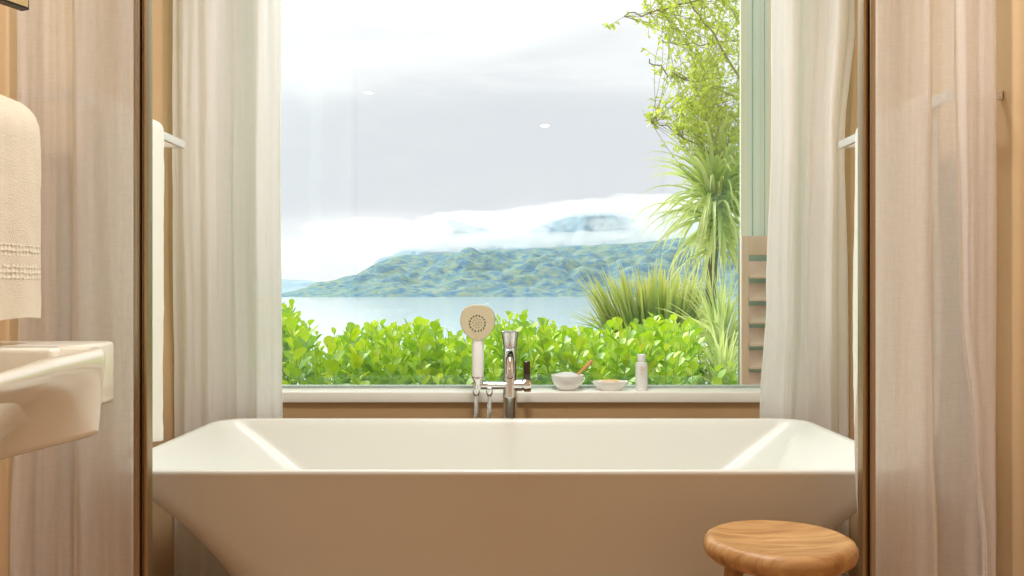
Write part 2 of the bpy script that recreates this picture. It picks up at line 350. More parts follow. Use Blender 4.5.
# outer linen curtains by the bronze posts; each doubles back on itself
curtain('linen_curtain', [(0, [(72, 1.905), (105, 1.90), (135, 1.90), (145, 1.908), (130, 1.915), (75, 1.912), (45, 1.915), (17, 1.91)]),
                          (300, [(72, 1.905), (105, 1.90), (135, 1.90), (145, 1.908), (130, 1.915), (75, 1.912), (45, 1.915), (19, 1.91)]),
                          (560, [(74, 1.905), (105, 1.90), (135, 1.90), (146, 1.908), (130, 1.915), (75, 1.912), (42, 1.915), (10, 1.91)])],
        'pinkish linen sheer curtain on the left, behind the basin and beige towel', 'linen', 9, .004, 2.2)
curtain('linen_curtain', [(0, [(932, 1.90), (910, 1.897), (885, 1.90), (865, 1.908), (880, 1.915), (930, 1.912), (975, 1.915), (997, 1.91), (975, 1.902), (953, 1.902)]),
                          (300, [(932, 1.90), (910, 1.897), (885, 1.90), (862, 1.908), (880, 1.915), (930, 1.912), (975, 1.915), (997, 1.91), (975, 1.902), (960, 1.902)]),
                          (440, [(934, 1.90), (910, 1.897), (880, 1.90), (855, 1.908), (880, 1.915), (930, 1.912), (975, 1.915), (996, 1.91), (982, 1.902), (974, 1.902)]),
                          (560, [(938, 1.90), (910, 1.897), (880, 1.90), (859, 1.908), (880, 1.915), (930, 1.912), (975, 1.915), (996, 1.91), (988, 1.902), (982, 1.902)])],
        'pinkish linen sheer curtain on the right, hanging before the right towel rail', 'linen', 10, .004, 5.5)

# ---------------------------------------------------------------- towel rails and towels
def rail(sx, Ya, Yb, label):
    X, z, h, q = .95*sx, CZ+.428, .011, .006
    r = root('towel_rail', (WX*sx, (Ya+Yb)/2, z), label, 'towel rail')
    o = r.location
    def xr(a, b): return (min(a, b), max(a, b))
    MB(o).box(X-q, X+q, Ya, Yb, z-h, z+h, r=.002).build('bar', M['towel_bar'], r)
    for Y in (Ya, Yb):
        y0, y1 = (Y, Y+.014) if Y == Ya else (Y-.014, Y)
        a, b = xr(X, (WX-.002)*sx); MB(o).box(a, b, y0, y1, z-h+.001, z+h-.001, r=.002).build('arm', M['towel_bar'], r)
rail(-1, 1.955, 2.62, 'pale flat towel rail on the left wall holding the white towel')
rail(1, 1.955, 2.62, 'pale flat towel rail on the right wall, partly seen through the linen')

def towel(name, X, zt, Y0, Y1, zb_in, zb_out, half, sx, mat, label, seed=0, th=.012):
    """towel draped over a bar running along Y at X; inner drop faces the room"""
    vs, fs = [], []; prof = []
    n = 26
    for i in range(n+1): prof.append((half*-sx, zb_in+(zt-half-zb_in)*i/n, 1))
    for i in range(1, 12):
        a = math.pi*i/12; prof.append((half*-sx*math.cos(a), zt-half+half*math.sin(a), 0))
    for i in range(n+1): prof.append((half*sx, zt-half-(zt-half-zb_out)*i/n, 1))
    outer, inner = [], []
    for i, (dx, z, dr) in enumerate(prof):
        p0, p1 = prof[max(i-1, 0)], prof[min(i+1, len(prof)-1)]; t = Vector((p1[0]-p0[0], p1[1]-p0[1])).normalized(); nx, nz = -t.y, t.x
        if nx*dx+nz*(z-(zt-half)) < 0 and dr == 0: nx, nz = -nx, -nz
        if dr: nx, nz = (1 if dx > 0 else -1), 0
        outer.append((dx, z)); inner.append((dx-nx*th, z-nz*th))
    loop = outer+inner[::-1]; m = 44; loops = []
    for j in range(m+1):
        u = j/m; Y = Y0+(Y1-Y0)*u; L_ = []
        e = min(1, min(u, 1-u)*18); e = math.sin(e*math.pi/2)
        for k, (dx, z) in enumerate(loop):
            drop = max(0, (zt-half-z))
            w_ = (.010*math.sin(u*9+seed)+.006*math.sin(u*21+2*seed))*min(1, drop*2.2)
            mid = outer[k][0] if k < len(outer) else inner[len(loop)-1-k][0]
            px = X+dx*(.75+.25*e)+w_*(1 if dx*-sx > 0 else -.6)+.002*noise.noise((Y*40, z*25, seed))
            L_.append((px, Y+(.012*math.sin(z*5+seed))*(1 if u > .5 else -1)*min(1, drop*2)*(abs(u-.5)*2), z+.003*math.sin(u*11+seed)*(drop > .3)))
        loops.append(L_)
    org = Vector((X, (Y0+Y1)/2, zt-half))
    o = MB(org).loft(loops).build(name, M[mat]); o.location = org
    return tag(o, label, 'towel')
zr = CZ+.428
towel('bath_towel', -.945, zr+.026, 2.06, 2.405, .600, .66, .027, -1, 'towel', 'white bath towel over the left wall rail, beside the tub', 1)
towel('bath_towel', .945, zr+.026, 2.05, 2.44, .575, .66, .027, 1, 'towel', 'white bath towel over the right wall rail, behind the linen curtain', 3)
# nearer rail with beige towel beside the basin
r = root('towel_bar', (-WX, 1.5, 1.27), 'satin towel bar carrying the beige towel beside the mirror', 'towel rail')
MB(r.location).tube([(-.935, 1.25, 1.262), (-.935, 1.69, 1.262)], .009, 16).build('bar', M['chrome_satin'], r)
for Y in (1.27, 1.68):
    MB(r.location).tube([(-.935, Y, 1.262), (-WX-.001, Y, 1.262)], .007, 12).build('arm', M['chrome_satin'], r)
towel('hand_towel', -.935, 1.338, 1.285, 1.675, .934, .97, .074, -1, 'towel_band', 'beige towel with two woven bands hanging at the left edge', 5, .016)

# ---------------------------------------------------------------- bathtub
def rrect(cx, cy, a, b, r, z, n=12, bow=0):
    pts = []
    for (qx, qy, a0) in ((1, 1, 0), (-1, 1, 90), (-1, -1, 180), (1, -1, 270)):
        for i in range(n+1):
            an = math.radians(a0+90*i/n); pts.append((cx+qx*(a-r)+r*math.cos(an), cy+qy*(b-r)+r*math.sin(an)))
    out = []
    for i in range(len(pts)):                                             # subdivide the straights
        p, q = pts[i], pts[(i+1) % len(pts)]; d = math.dist(p, q); k = 8 if i % (n+1) == n else 1
        for j in range(k): out.append(Vector((p[0]+(q[0]-p[0])*j/k, p[1]+(q[1]-p[1])*j/k, z)))
    return out
TY, RZ = 2.38, .594
tub = root('bathtub', (0, TY, 0), 'white freestanding bathtub with flared rim standing below the window', 'bathtub')
loops = []
for z, a, b, r in ((0.0, .52, .27, .20), (.02, .53, .28, .20), (.16, .60, .30, .19), (.27, .655, .325, .17), (.36, .705, .345, .15), (.44, .762, .365, .13), (.51, .826, .388, .11),
                   (.555, .862, .401, .095), (.578, .883, .409, .09), (RZ-.010, .897, .412, .09), (RZ-.003, .899, .4125, .09), (RZ, .896, .410, .088), (RZ, .884, .398, .08), (RZ-.004, .879, .394, .078),
                   (RZ-.02, .868, .389, .08), (RZ-.08, .80, .375, .10), (RZ-.16, .715, .355, .13), (RZ-.25, .635, .330, .16), (RZ-.34, .57, .300, .19), (RZ-.39, .53, .272, .20), (RZ-.405, .47, .22, .18), (RZ-.41, .2, .1, .08)):
    loops.append(rrect(0, TY, a, b, r, z))
MB(tub.location).loft(loops).build('shell', M['tub'], tub, sharp=60)
MB(tub.location).lathe([(0.001, RZ-.404), (.032, RZ-.404), (.034, RZ-.409), (.03, RZ-.414)], (0, TY, 0)).build('drain', M['chrome'], tub)

# ---------------------------------------------------------------- basin on the left wall
bz, hz = CZ-.092, .145
bs = root('basin', (-WX, 1.3, bz), 'glossy white wall basin in the left foreground', 'basin')
def resample(poly, n, k=3, it=5):
    pts = [Vector(p) for p in poly]
    for _ in range(it):
        q = []
        for i in range(len(pts)):
            a, b = pts[i], pts[(i+1) % len(pts)]; l = (b-a).length; c = min(.25, .022/max(l, 1e-6)*.5) if _ == 0 else .25
            q += [a+(b-a)*c, b+(a-b)*c] if l > 1e-5 else [a]
        pts = q
    L_ = [0]
    for i in range(len(pts)): L_.append(L_[-1]+(pts[(i+1) % len(pts)]-pts[i]).length)
    out = []
    for j in range(n):
        s = L_[-1]*j/n; i = max(k_ for k_ in range(len(pts)) if L_[k_] <= s); out.append(pts[i].lerp(pts[(i+1) % len(pts)], (s-L_[i])/max(1e-9, L_[i+1]-L_[i])))
    return out
def align(a, c):                             # start loops at the same bearing
    i = max(range(len(a)), key=lambda k: math.atan2(a[k].y-c[1], a[k].x-c[0]) if abs(math.atan2(a[k].y-c[1], a[k].x-c[0])) < 3.0 else -9)
    i = min(range(len(a)), key=lambda k: abs(math.atan2(a[k].y-c[1], a[k].x-c[0])))
    return a[i:]+a[:i]
c0 = (-.86, 1.25)
topP = [(-WX-.002, 1.56), (-.70, 1.555), (-.672, 1.50), (-.625, 1.24), (-.565, 1.00), (-.60, .88), (-WX-.002, .86)]
T = resample(topP, 240); cc = Vector(c0)
def ring(A, s, z, D=None, m=0): return [Vector((*((cc+(p-cc)*s) if D is None else cc+((p.lerp(q, m))-cc)*s), z)) for p, q in zip(A, D or A)]
def under(z, f):
    return [Vector((max(p.x-(max(0, 1.51-p.y)*.34+.012)*f if p.x > -1.0 else p.x, -WX-.002), p.y, z)) for p in T]
def inner(off, z): return [Vector((*(p-(p-cc).normalized()*off), z)) for p in T]
lp = [[Vector((*(cc+(p.xy-cc)*.5), p.z)) for p in under(bz-hz, 1)], [Vector((*(cc+(p.xy-cc)*.96), p.z)) for p in under(bz-hz, 1)], under(bz-hz+.004, .99), under(bz-hz+.012, .93), under(bz-hz+.05, .62), under(bz-hz+.09, .32), under(bz-.03, .06), under(bz-.012, 0), inner(.003, bz-.002), inner(.008, bz), inner(.022, bz), inner(.028, bz-.004), inner(.036, bz-.03), inner(.05, bz-.09), inner(.10, bz-.125), inner(.2, bz-.13)]
MB(bs.location).loft(lp).build('bowl', M['ceramic'], bs, sharp=70)
MB(bs.location).box(-WX-.002, (114-512)/F*1.735, 1.50, 1.74, bz-.118, bz+.0, r=.008).build('ledge', M['ceramic'], bs)
MB(bs.location).tube([(-.98, 1.25, bz-.01), (-.98, 1.25, bz+.09), (-.95, 1.25, bz+.12), (-.86, 1.25, bz+.115), (-.85, 1.25, bz+.09)], .012, 14).build('tap', M['chrome'], bs)

# ---------------------------------------------------------------- mirror cabinet, only its lower corner shows
mc = root('mirror_cabinet', (-WX, 1.3, 1.5), 'mirror with thin dark frame whose corner shows at top left', 'mirror')
mo = mc.location
MB(mo).box(-WX-.001, -.965, .95, 1.62, 1.475, 2.15, r=.002).build('cabinet_body', M['ceiling'], mc)
cor = P(29, 10, 1.62); dv = Vector((-.36, -.93, 0)).normalized(); nv = Vector((.93, -.36, 0)).normalized()
def slab(a, b, z0, z1, d0, d1): return [cor+dv*s+nv*d+Vector((0, 0, z)) for z in (z0, z1) for s, d in ((a, d0), (b, d0), (b, d1), (a, d1))]
BF = [(0, 1, 2, 3), (4, 7, 6, 5), (0, 4, 5, 1), (1, 5, 6, 2), (2, 6, 7, 3), (3, 7, 4, 0)]
d = MB(mo)
for a in ((0, .3, 0, .0035), (0, .3, .6665, .67), (0, .0035, 0, .67), (.2965, .3, 0, .67)): d.add(slab(a[0], a[1], a[2], a[3], -.018, .0), BF)
d = d.build('frame', M['black'], mc, sm=False)
MB(mo).add(slab(.0035, .2965, .0035, .6665, -.016, .002), BF).build('mirror_glass', M['mirror'], d, sm=False)

# ---------------------------------------------------------------- stool
sc_ = Vector((.512, 1.735, 0)); sh = .512
st = root('stool', sc_, 'round honey-coloured wooden stool standing in front of the tub', 'stool')
prof = [(0.0001, sh-.010), (.06, sh-.009), (.105, sh-.005), (.125, sh-.001), (.134, sh+.001), (.142, sh-.003), (.1475, sh-.012), (.148, sh-.022), (.144, sh-.032), (.134, sh-.040), (.12, sh-.043), (.05, sh-.043), (.0001, sh-.043)]
seat = MB((0, 0, 0)).lathe([(r_, z) for r_, z in prof], (0, 0, 0), 72, sx=.965, sy=.965).build('seat', M['wood'], st, sharp=60)
for k in range(4):
    a = math.radians(45+90*k+12)
    MB().tube([(.085*math.cos(a), .085*math.sin(a), sh-.042), (.115*math.cos(a), .115*math.sin(a), .22), (.135*math.cos(a), .135*math.sin(a), 0.0)], [.019, .017, .013], 18).build('leg', M['wood'], st)
ax = []
for k in range(4):
    a, b = math.radians(57+90*k), math.radians(57+90*(k+1)); rr = .118
    MB().tube([(rr*math.cos(a), rr*math.sin(a), .18), (rr*math.cos(b), rr*math.sin(b), .18)], .008, 10).build('stretcher', M['wood'], st)

# ---------------------------------------------------------------- tub mixer behind the tub
MY = 2.875; S = F/MY
def Q(px, py, dy=0): p = P(px, py, MY); p.y += dy; return p
base = Vector((Q(510, 0).x, MY, 0))
mix = root('tub_mixer', base, 'chrome floor-standing tub mixer rising behind the tub', 'tap')
cx = base.x; zt = Q(0, 331).z
MB(base).lathe([(.001, 0), (.045, 0), (.045, .008), (.024, .014), (.0215, .03), (.0215, Q(0, 398).z), (.0235, Q(0, 397).z), (.0235, Q(0, 395).z), (.0215, Q(0, 394).z), (.0215, Q(0, 346).z), (.024, Q(0, 340).z), (.026, Q(0, 336).z), (.027, Q(0, 334).z), (.0285, Q(0, 333).z), (.0285, Q(0, 331.5).z), (.026, Q(0, 331).z), (.001, Q(0, 331).z)], (cx, MY, 0)).build('pillar', M['chrome_satin'], mix)
sp_ = [(cx, MY-.01, Q(0, 350).z), (cx, MY-.06, Q(0, 350).z), (cx, MY-.11, Q(0, 352).z), (cx, MY-.145, Q(0, 357).z), (cx, MY-.16, Q(0, 366).z), (cx, MY-.16, Q(0, 370).z)]
spo = MB(base).tube(sp_, [.015, .015, .0145, .014, .0135, .013], 20).build('spout', M['chrome'], mix)
MB(base).tube([(cx, MY-.02, Q(0, 374).z), (cx, MY-.034, Q(0, 374).z), (cx, MY-.036, Q(0, 374).z)], [.0125, .0125, .010], 24).build('diverter_knob', M['chrome'], mix)
bz_ = Q(0, 385).z
MB(base).tube([(Q(473, 0).x, MY-.006, bz_), (Q(474, 0).x, MY-.006, bz_), (cx, MY-.006, bz_)], [.010, .013, .013], 20).build('shower_arm', M['chrome'], mix)
vb = MB(base).tube([(cx, MY, bz_), (Q(522, 0).x, MY, bz_), (Q(522.5, 0).x, MY, bz_), (Q(523.5, 0).x, MY, bz_), (Q(524, 0).x, MY, bz_), (Q(530, 0).x, MY, bz_), (Q(531, 0).x, MY, bz_)], [.019, .019, .017, .017, .022, .022, .020], 28).build('valve_body', M['chrome'], mix)
MB(base).box(Q(523.5, 0).x, Q(530, 0).x, MY-.012, MY+.006, Q(0, 382).z, Q(0, 361).z, r=.003).build('lever', M['lever'], vb)
MB(base).lathe([(.0001, bz_-.012), (.011, bz_-.012), (.012, bz_+.008), (.018, bz_+.02), (.0185, bz_+.024), (.0125, bz_+.0245)], (Q(478, 0).x, MY-.012, 0), 28).build('shower_cradle', M['chrome'], mix)
for px_ in (476.5, 489.5):
    MB(base).lathe([(.0001, bz_-.012), (.0115, bz_-.012), (.0115, bz_-.022), (.009, bz_-.03), (.007, bz_-.034), (.0001, bz_-.034)], (Q(px_, 0).x, MY-.008, 0), 24).build('hose_nut', M['chrome'], mix)
# hand shower: white handle, rounded-square face, rests in the cradle
hx = Q(478, 0).x; hs_o = Vector((hx, MY-.012, Q(0, 379).z))
hs = root('hand_shower', hs_o, 'white hand shower with beige rounded face, upright beside the chrome mixer', 'shower head')
hd = MB(hs_o).lathe([(.0001, Q(0, 379).z), (.0175, Q(0, 379).z), (.0185, Q(0, 377).z), (.0190, Q(0, 360).z), (.0185, Q(0, 343).z), (.016, Q(0, 338).z), (.0001, Q(0, 337).z)], (hx, MY-.012, 0), 32).build('handle', M['white_plastic'], hs)
MB(hs_o).lathe([(.0188, Q(0, 379.2).z), (.0196, Q(0, 378.6).z), (.0196, Q(0, 376.6).z), (.0188, Q(0, 376).z)], (hx, MY-.012, 0), 32).build('collar', M['chrome'], hd)
def egg(s, y):
    out = []; cz_ = Q(0, 322).z; n = 72
    for k in range(n):
        a = 2*math.pi*k/n; cx_, sx_ = math.cos(a), math.sin(a); e = 2.7
        rx = .0555*s*abs(cx_)**(2/e)*(1 if cx_ > 0 else -1); rz = .0555*s*abs(sx_)**(2/e)*(1 if sx_ > 0 else -1)
        if rz < 0: rx *= 1-.42*(-rz/.0555)**1.6; rz *= 1.05
        out.append(Vector((hx+rx, y, cz_+rz)))
    return out
MB(hs_o).loft([egg(.90, MY+.012), egg(1.0, MY+.006), egg(1.0, MY-.020), egg(.985, MY-.024)]).build('head_shell', M['chrome_satin'], hs)
fc = MB(hs_o).loft([egg(.975, MY-.020), egg(.975, MY-.0275), egg(.95, MY-.0295)]).build('face_plate', M['nozzle_face'], hs)
nz = MB(hs_o)
for rad, cnt in ((.0245, 16), (.014, 9), (.005, 4)):
    for k in range(cnt):
        a = 2*math.pi*(k+.3)/cnt; c = Vector((hx-.001+rad*math.cos(a), MY-.0285, Q(0, 323).z+rad*math.sin(a))); q = .0027 if rad > .02 else .0014
        nz.tube([c, c+Vector((0, -.0035, 0))], [q, q*.7], 8)
nz.build('nozzles', M['black'], fc)
MB(hs_o).box(hx-.004, hx+.004, MY-.032, MY-.026, Q(0, 340).z, Q(0, 333).z, r=.001).build('spray_switch', M['nozzle_face'], fc)
# ribbed hose loops from the cradle down behind the tub and up to the outlet
hp = [Vector((Q(476.5, 0).x, MY-.008, bz_-.03)), Vector((Q(476.5, 0).x, MY-.008, .5)), Vector((Q(476.5, 0).x+.002, MY-.012, .22)), Vector((Q(483, 0).x, MY-.014, .12)), Vector((Q(489, 0).x, MY-.012, .22)), Vector((Q(489.5, 0).x, MY-.008, .5)), Vector((Q(489.5, 0).x, MY-.008, bz_-.03))]
pts, rad = [], []
NH = 700
for i in range(NH+1):
    pts.append(Vector(crom([tuple(p) for p in hp], i/NH))); rad.append(.0074 if i % 6 < 3 else .0050)
hose = MB(pts[0]).tube(pts, rad, 10).build('shower_hose', M['chrome_satin']); hose.location = pts[0]
tag(hose, 'ribbed metal shower hose looping down below the chrome mixer', 'hose')

# ---------------------------------------------------------------- things on the sill
SY = 3.045
def sillx(px): return (px-512)/F*SY
b0 = Vector((sillx(567.5), SY, SZ)); k_ = 1.0
bo = root('bowl', b0, 'small white bowl of bath salt on the window sill', 'bowl')
MB().lathe([(.0001, 0), (.026, 0), (.028, .003), (.040, .012), (.050, .026), (.0548, .042), (.0555, .050), (.0545, .0515), (.0525, .050), (.050, .040), (.044, .026), (.030, .012), (.0001, .009)], n=48).build('bowl_wall', M['white_china'], bo)
vs, fs = [], []; n = 36
for i in range(13):
    for j in range(n):
        r_ = .0515*i/12; a = 2*math.pi*j/n; vs.append((r_*math.cos(a), r_*math.sin(a), .044+.017*(1-(i/12)**2)+.0025*noise.noise((r_*math.cos(a)*90, r_*math.sin(a)*90, 1))))
for i in range(12):
    for j in range(n): fs.append((i*n+j, i*n+(j+1) % n, (i+1)*n+(j+1) % n, (i+1)*n+j))
sa = mesh_obj('bath_salt', vs, fs, M['salt']); sa.location = b0; sa['kind'] = 'stuff'; tag(sa, 'heap of white bath salt filling the small bowl', 'bath salt')
a0, a1 = Vector((sillx(576)-b0.x, -.01, .048)), Vector((sillx(592)-b0.x, -.015, .048+.053))
sco = MB().tube([a0-(a1-a0)*.35, a0, a0.lerp(a1, .15), a0.lerp(a1, .5), a0.lerp(a1, .9), a1], [.002, .004, .0035, .0058, .0065, .003], 14).build('salt_scoop', M['scoop'])
sco.location = b0; tag(sco, 'little wooden scoop stuck in the bowl of bath salt', 'scoop')
d0 = Vector((sillx(610), SY-.005, SZ))
di = MB().lathe([(.0001, 0), (.034, 0), (.036, .003), (.046, .012), (.056, .022), (.0615, .028), (.0612, .031), (.059, .030), (.050, .021), (.038, .012), (.0001, .009)], n=48, sy=.68).build('soap_dish', M['white_china'])
di.location = d0; tag(di, 'shallow oval white dish on the sill holding a peach soap', 'dish')
so = MB().lathe([(.0001, .014), (.026, .014), (.033, .019), (.0345, .025), (.031, .031), (.022, .0345), (.0001, .036)], n=40, sy=.62).build('soap', M['soap'])
so.location = d0; tag(so, 'bar of peach soap lying in the oval dish', 'soap')
t0 = Vector((sillx(641), SY-.01, SZ))
bt = root('bottle', t0, 'slim pale bottle with white cap on the window sill', 'bottle')
bb = MB().lathe([(.0001, 0), (.019, 0), (.0205, .002), (.0205, .088), (.019, .093), (.011, .096), (.011, .1), (.0001, .1)], n=36).build('bottle_body', M['bottle'], bt)
MB().lathe([(.0001, .098), (.0135, .098), (.014, .1), (.014, .119), (.012, .1215), (.0001, .1215)], n=32).build('cap', M['white_plastic'], bt)
lb = MB()
for i, (zz_, hw) in enumerate(((.079, .007), (.075, .005), (.071, .007), (.066, .004), (.058, .006), (.054, .004))):
    lb.box(-hw, hw, -.0212, -.0195, zz_-.0007, zz_+.0007)
lb.build('printed_label', M['print'], bb, sm=False)

# ---------------------------------------------------------------- outside: ground, lake, hills
def grid(name, fn, nu, nv, mat, parent=None, smooth=True):
    vs = [fn(i/nu, j/nv) for j in range(nv+1) for i in range(nu+1)]; n = nu+1
    return mesh_obj(name, vs, [(j*n+i, j*n+i+1, (j+1)*n+i+1, (j+1)*n+i) for j in range(nv) for i in range(nu)], mat, parent, smooth)
def gfn(u, v):
    Y = 3.16+(v**2)*600; X = (u-.5)*(30+Y*1.6); z = -.05 if Y < 9 else -.05-(Y-9)*.32
    return (X, Y, max(z, -36)+(.05*noise.noise((X, Y, 0)) if Y > 4 else 0))
struct(grid('ground', gfn, 60, 60, M['soil']))
LZ = CZ-30
m, t, out = newmat('lake_water'); k = t.links.new
b = nn(t, 'ShaderNodeBsdfPrincipled', inputs={'Base Color': (.50, .62, .68, 1), 'Roughness': .12, 'IOR': 1.33}); tc = nn(t, 'ShaderNodeTexCoord'); mp = nn(t, 'ShaderNodeMapping'); mp.inputs['Scale'].default_value = (.02, .004, 1)
k(tc.outputs['Object'], mp.inputs[0]); n_ = nn(t, 'ShaderNodeTexNoise', inputs={'Scale': 3.0, 'Detail': 6.0}); k(mp.outputs[0], n_.inputs['Vector']); bp = nn(t, 'ShaderNodeBump', inputs={'Strength': .25, 'Distance': .6}); k(n_.outputs[0], bp.inputs['Height']); k(bp.outputs[0], b.inputs['Normal']); k(b.outputs[0], out.inputs[0])
lk = mesh_obj('lake_water', [(-20000, 60, LZ), (20000, 60, LZ), (20000, 30000, LZ), (-20000, 30000, LZ)], [(0, 1, 2, 3)], m); struct(lk)

def m_hill(name, cols, sc, spots=.5):
    m, t, out = newmat(name); k = t.links.new; b = nn(t, 'ShaderNodeBsdfDiffuse'); tc = nn(t, 'ShaderNodeTexCoord')
    mp = nn(t, 'ShaderNodeMapping'); mp.inputs['Scale'].default_value = (1, 1, 2.0); mp.inputs['Rotation'].default_value = (0, .5, 0); k(tc.outputs['Object'], mp.inputs[0])
    n_ = nn(t, 'ShaderNodeTexNoise', inputs={'Scale': sc, 'Detail': 12.0, 'Roughness': .68, 'Distortion': .6}); k(mp.outputs[0], n_.inputs['Vector'])
    r = ramp(t, [(.34+.32*i/(len(cols)-1), c) for i, c in enumerate(cols)]); k(n_.outputs[0], r.inputs[0]); k(r.outputs[0], b.inputs[0])
    bp = nn(t, 'ShaderNodeBump', inputs={'Strength': .5, 'Distance': 40.0}); k(n_.outputs[0], bp.inputs['Height']); k(bp.outputs[0], b.inputs['Normal'])
    k(b.outputs[0], out.inputs[0]); return m
hillm = m_hill('hazy_scrub_hillside', [(.10, .21, .34), (.15, .28, .40), (.21, .35, .38), (.34, .44, .30), (.30, .38, .45)], .011)  # scrub tones shifted to blue, distance haze put into the colour
farm = m_hill('hazy_distant_slopes', [(.30, .44, .56), (.38, .52, .60), (.44, .56, .58)], .002)  # paler and bluer with distance: haze painted into the slopes
def interp(t, x):
    for (a, b), (c, d) in zip(t, t[1:]):
        if a <= x <= c: f = (x-a)/(c-a); return b+(d-b)*f
    return t[0][1] if x < t[0][0] else t[-1][1]
def ridge(name, prof, D0, D1, px0, px1, mat, nu=260, nv=60, rough=1.0, back=1.35):
    def fn(u, v):
        px = px0+(px1-px0)*u; py = interp(prof, px)
        vv = v*back; Y = D0+(D1-D0)*vv
        H = (HY-py)/F*D1+CZ-LZ; H = max(H, 0)
        s = min(vv, 1); hgt = H*(s**.85) if vv <= 1 else H*(1-(vv-1)*1.2)
        X = (px-512)/F*D1*(.9+.1*Y/D1)
        e = math.sin(min(1, vv)*math.pi)
        rn = (abs(noise.noise((X/700, Y/900, 2)))*1.0+.5*abs(noise.noise((X/260, Y/330, 5)))+.25*noise.noise((X/110, Y/140, 8)))
        hgt += (rn-.35)*H*.38*(e+.06)*rough
        return (X, Y, LZ-3+max(hgt, -5 if vv < .02 else 0))
    o = grid(name, fn, nu, nv, mat); return struct(o)
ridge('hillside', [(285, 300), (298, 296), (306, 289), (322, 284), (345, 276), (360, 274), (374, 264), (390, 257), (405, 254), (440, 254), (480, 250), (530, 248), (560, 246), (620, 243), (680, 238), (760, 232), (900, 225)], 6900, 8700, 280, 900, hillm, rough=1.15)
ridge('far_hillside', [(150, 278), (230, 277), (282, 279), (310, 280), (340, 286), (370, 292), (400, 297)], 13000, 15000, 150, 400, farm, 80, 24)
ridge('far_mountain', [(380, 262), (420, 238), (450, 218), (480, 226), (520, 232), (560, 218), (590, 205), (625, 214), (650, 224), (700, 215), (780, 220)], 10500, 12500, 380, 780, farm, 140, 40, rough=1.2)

# low cloud lying on the mountain: rounded bodies of real mist
m, t, out = newmat('cloud_mist'); v = nn(t, 'ShaderNodeVolumeScatter', inputs={'Color': (.90, .905, .92, 1), 'Density': .0034, 'Anisotropy': .1}); t.links.new(v.outputs[0], out.inputs['Volume']); M['mist'] = m
rc = random.Random(5); cb = bmesh.new(); cc0 = P(500, 230, 9700)
mist = [(400, 240, 60, 10), (372, 228, 55, 9), (450, 243, 48, 8), (500, 239, 46, 10), (545, 240, 40, 8), (590, 238, 36, 7), (640, 236, 40, 12), (690, 226, 50, 16),
        (430, 228, 30, 8), (478, 226, 26, 9), (520, 228, 24, 7), (520, 216, 45, 5), (560, 211, 50, 5), (610, 206, 60, 6), (655, 214, 32, 10), (470, 216, 40, 4), (535, 224, 18, 9), (602, 224, 16, 6), (627, 220, 14, 9), (680, 202, 60, 8)]
for i, (px, py, rx, rz) in enumerate(mist):
    D = (9500 if py > 230 else 10000)+rc.uniform(-150, 150); c = P(px, py, D)-cc0; sd = i*3.7
    for v in bmesh.ops.create_icosphere(cb, subdivisions=5, radius=1)['verts']:
        q = v.co.copy(); s_ = 1+.45*noise.noise(q*1.6+Vector((sd, 0, 0)))+.42*noise.noise(q*3.4+Vector((0, sd, 0)))+.28*noise.noise(q*8+Vector((0, sd, 2)))
        v.co = c+Vector((q.x*rx/F*D*s_, q.y*rx/F*D*.5*s_, q.z*rz/F*D*s_))
me = bpy.data.meshes.new('low_cloud'); cb.to_mesh(me); cb.free(); me.materials.append(M['mist']); o = bpy.data.objects.new('low_cloud', me); C.collection.objects.link(o); o.location = cc0
md = o.modifiers.new('union', 'REMESH'); md.mode = 'VOXEL'; md.voxel_size = 14; o['kind'] = 'stuff'
tag(o, 'white low cloud bank resting along the mountain ridge across the lake', 'cloud')

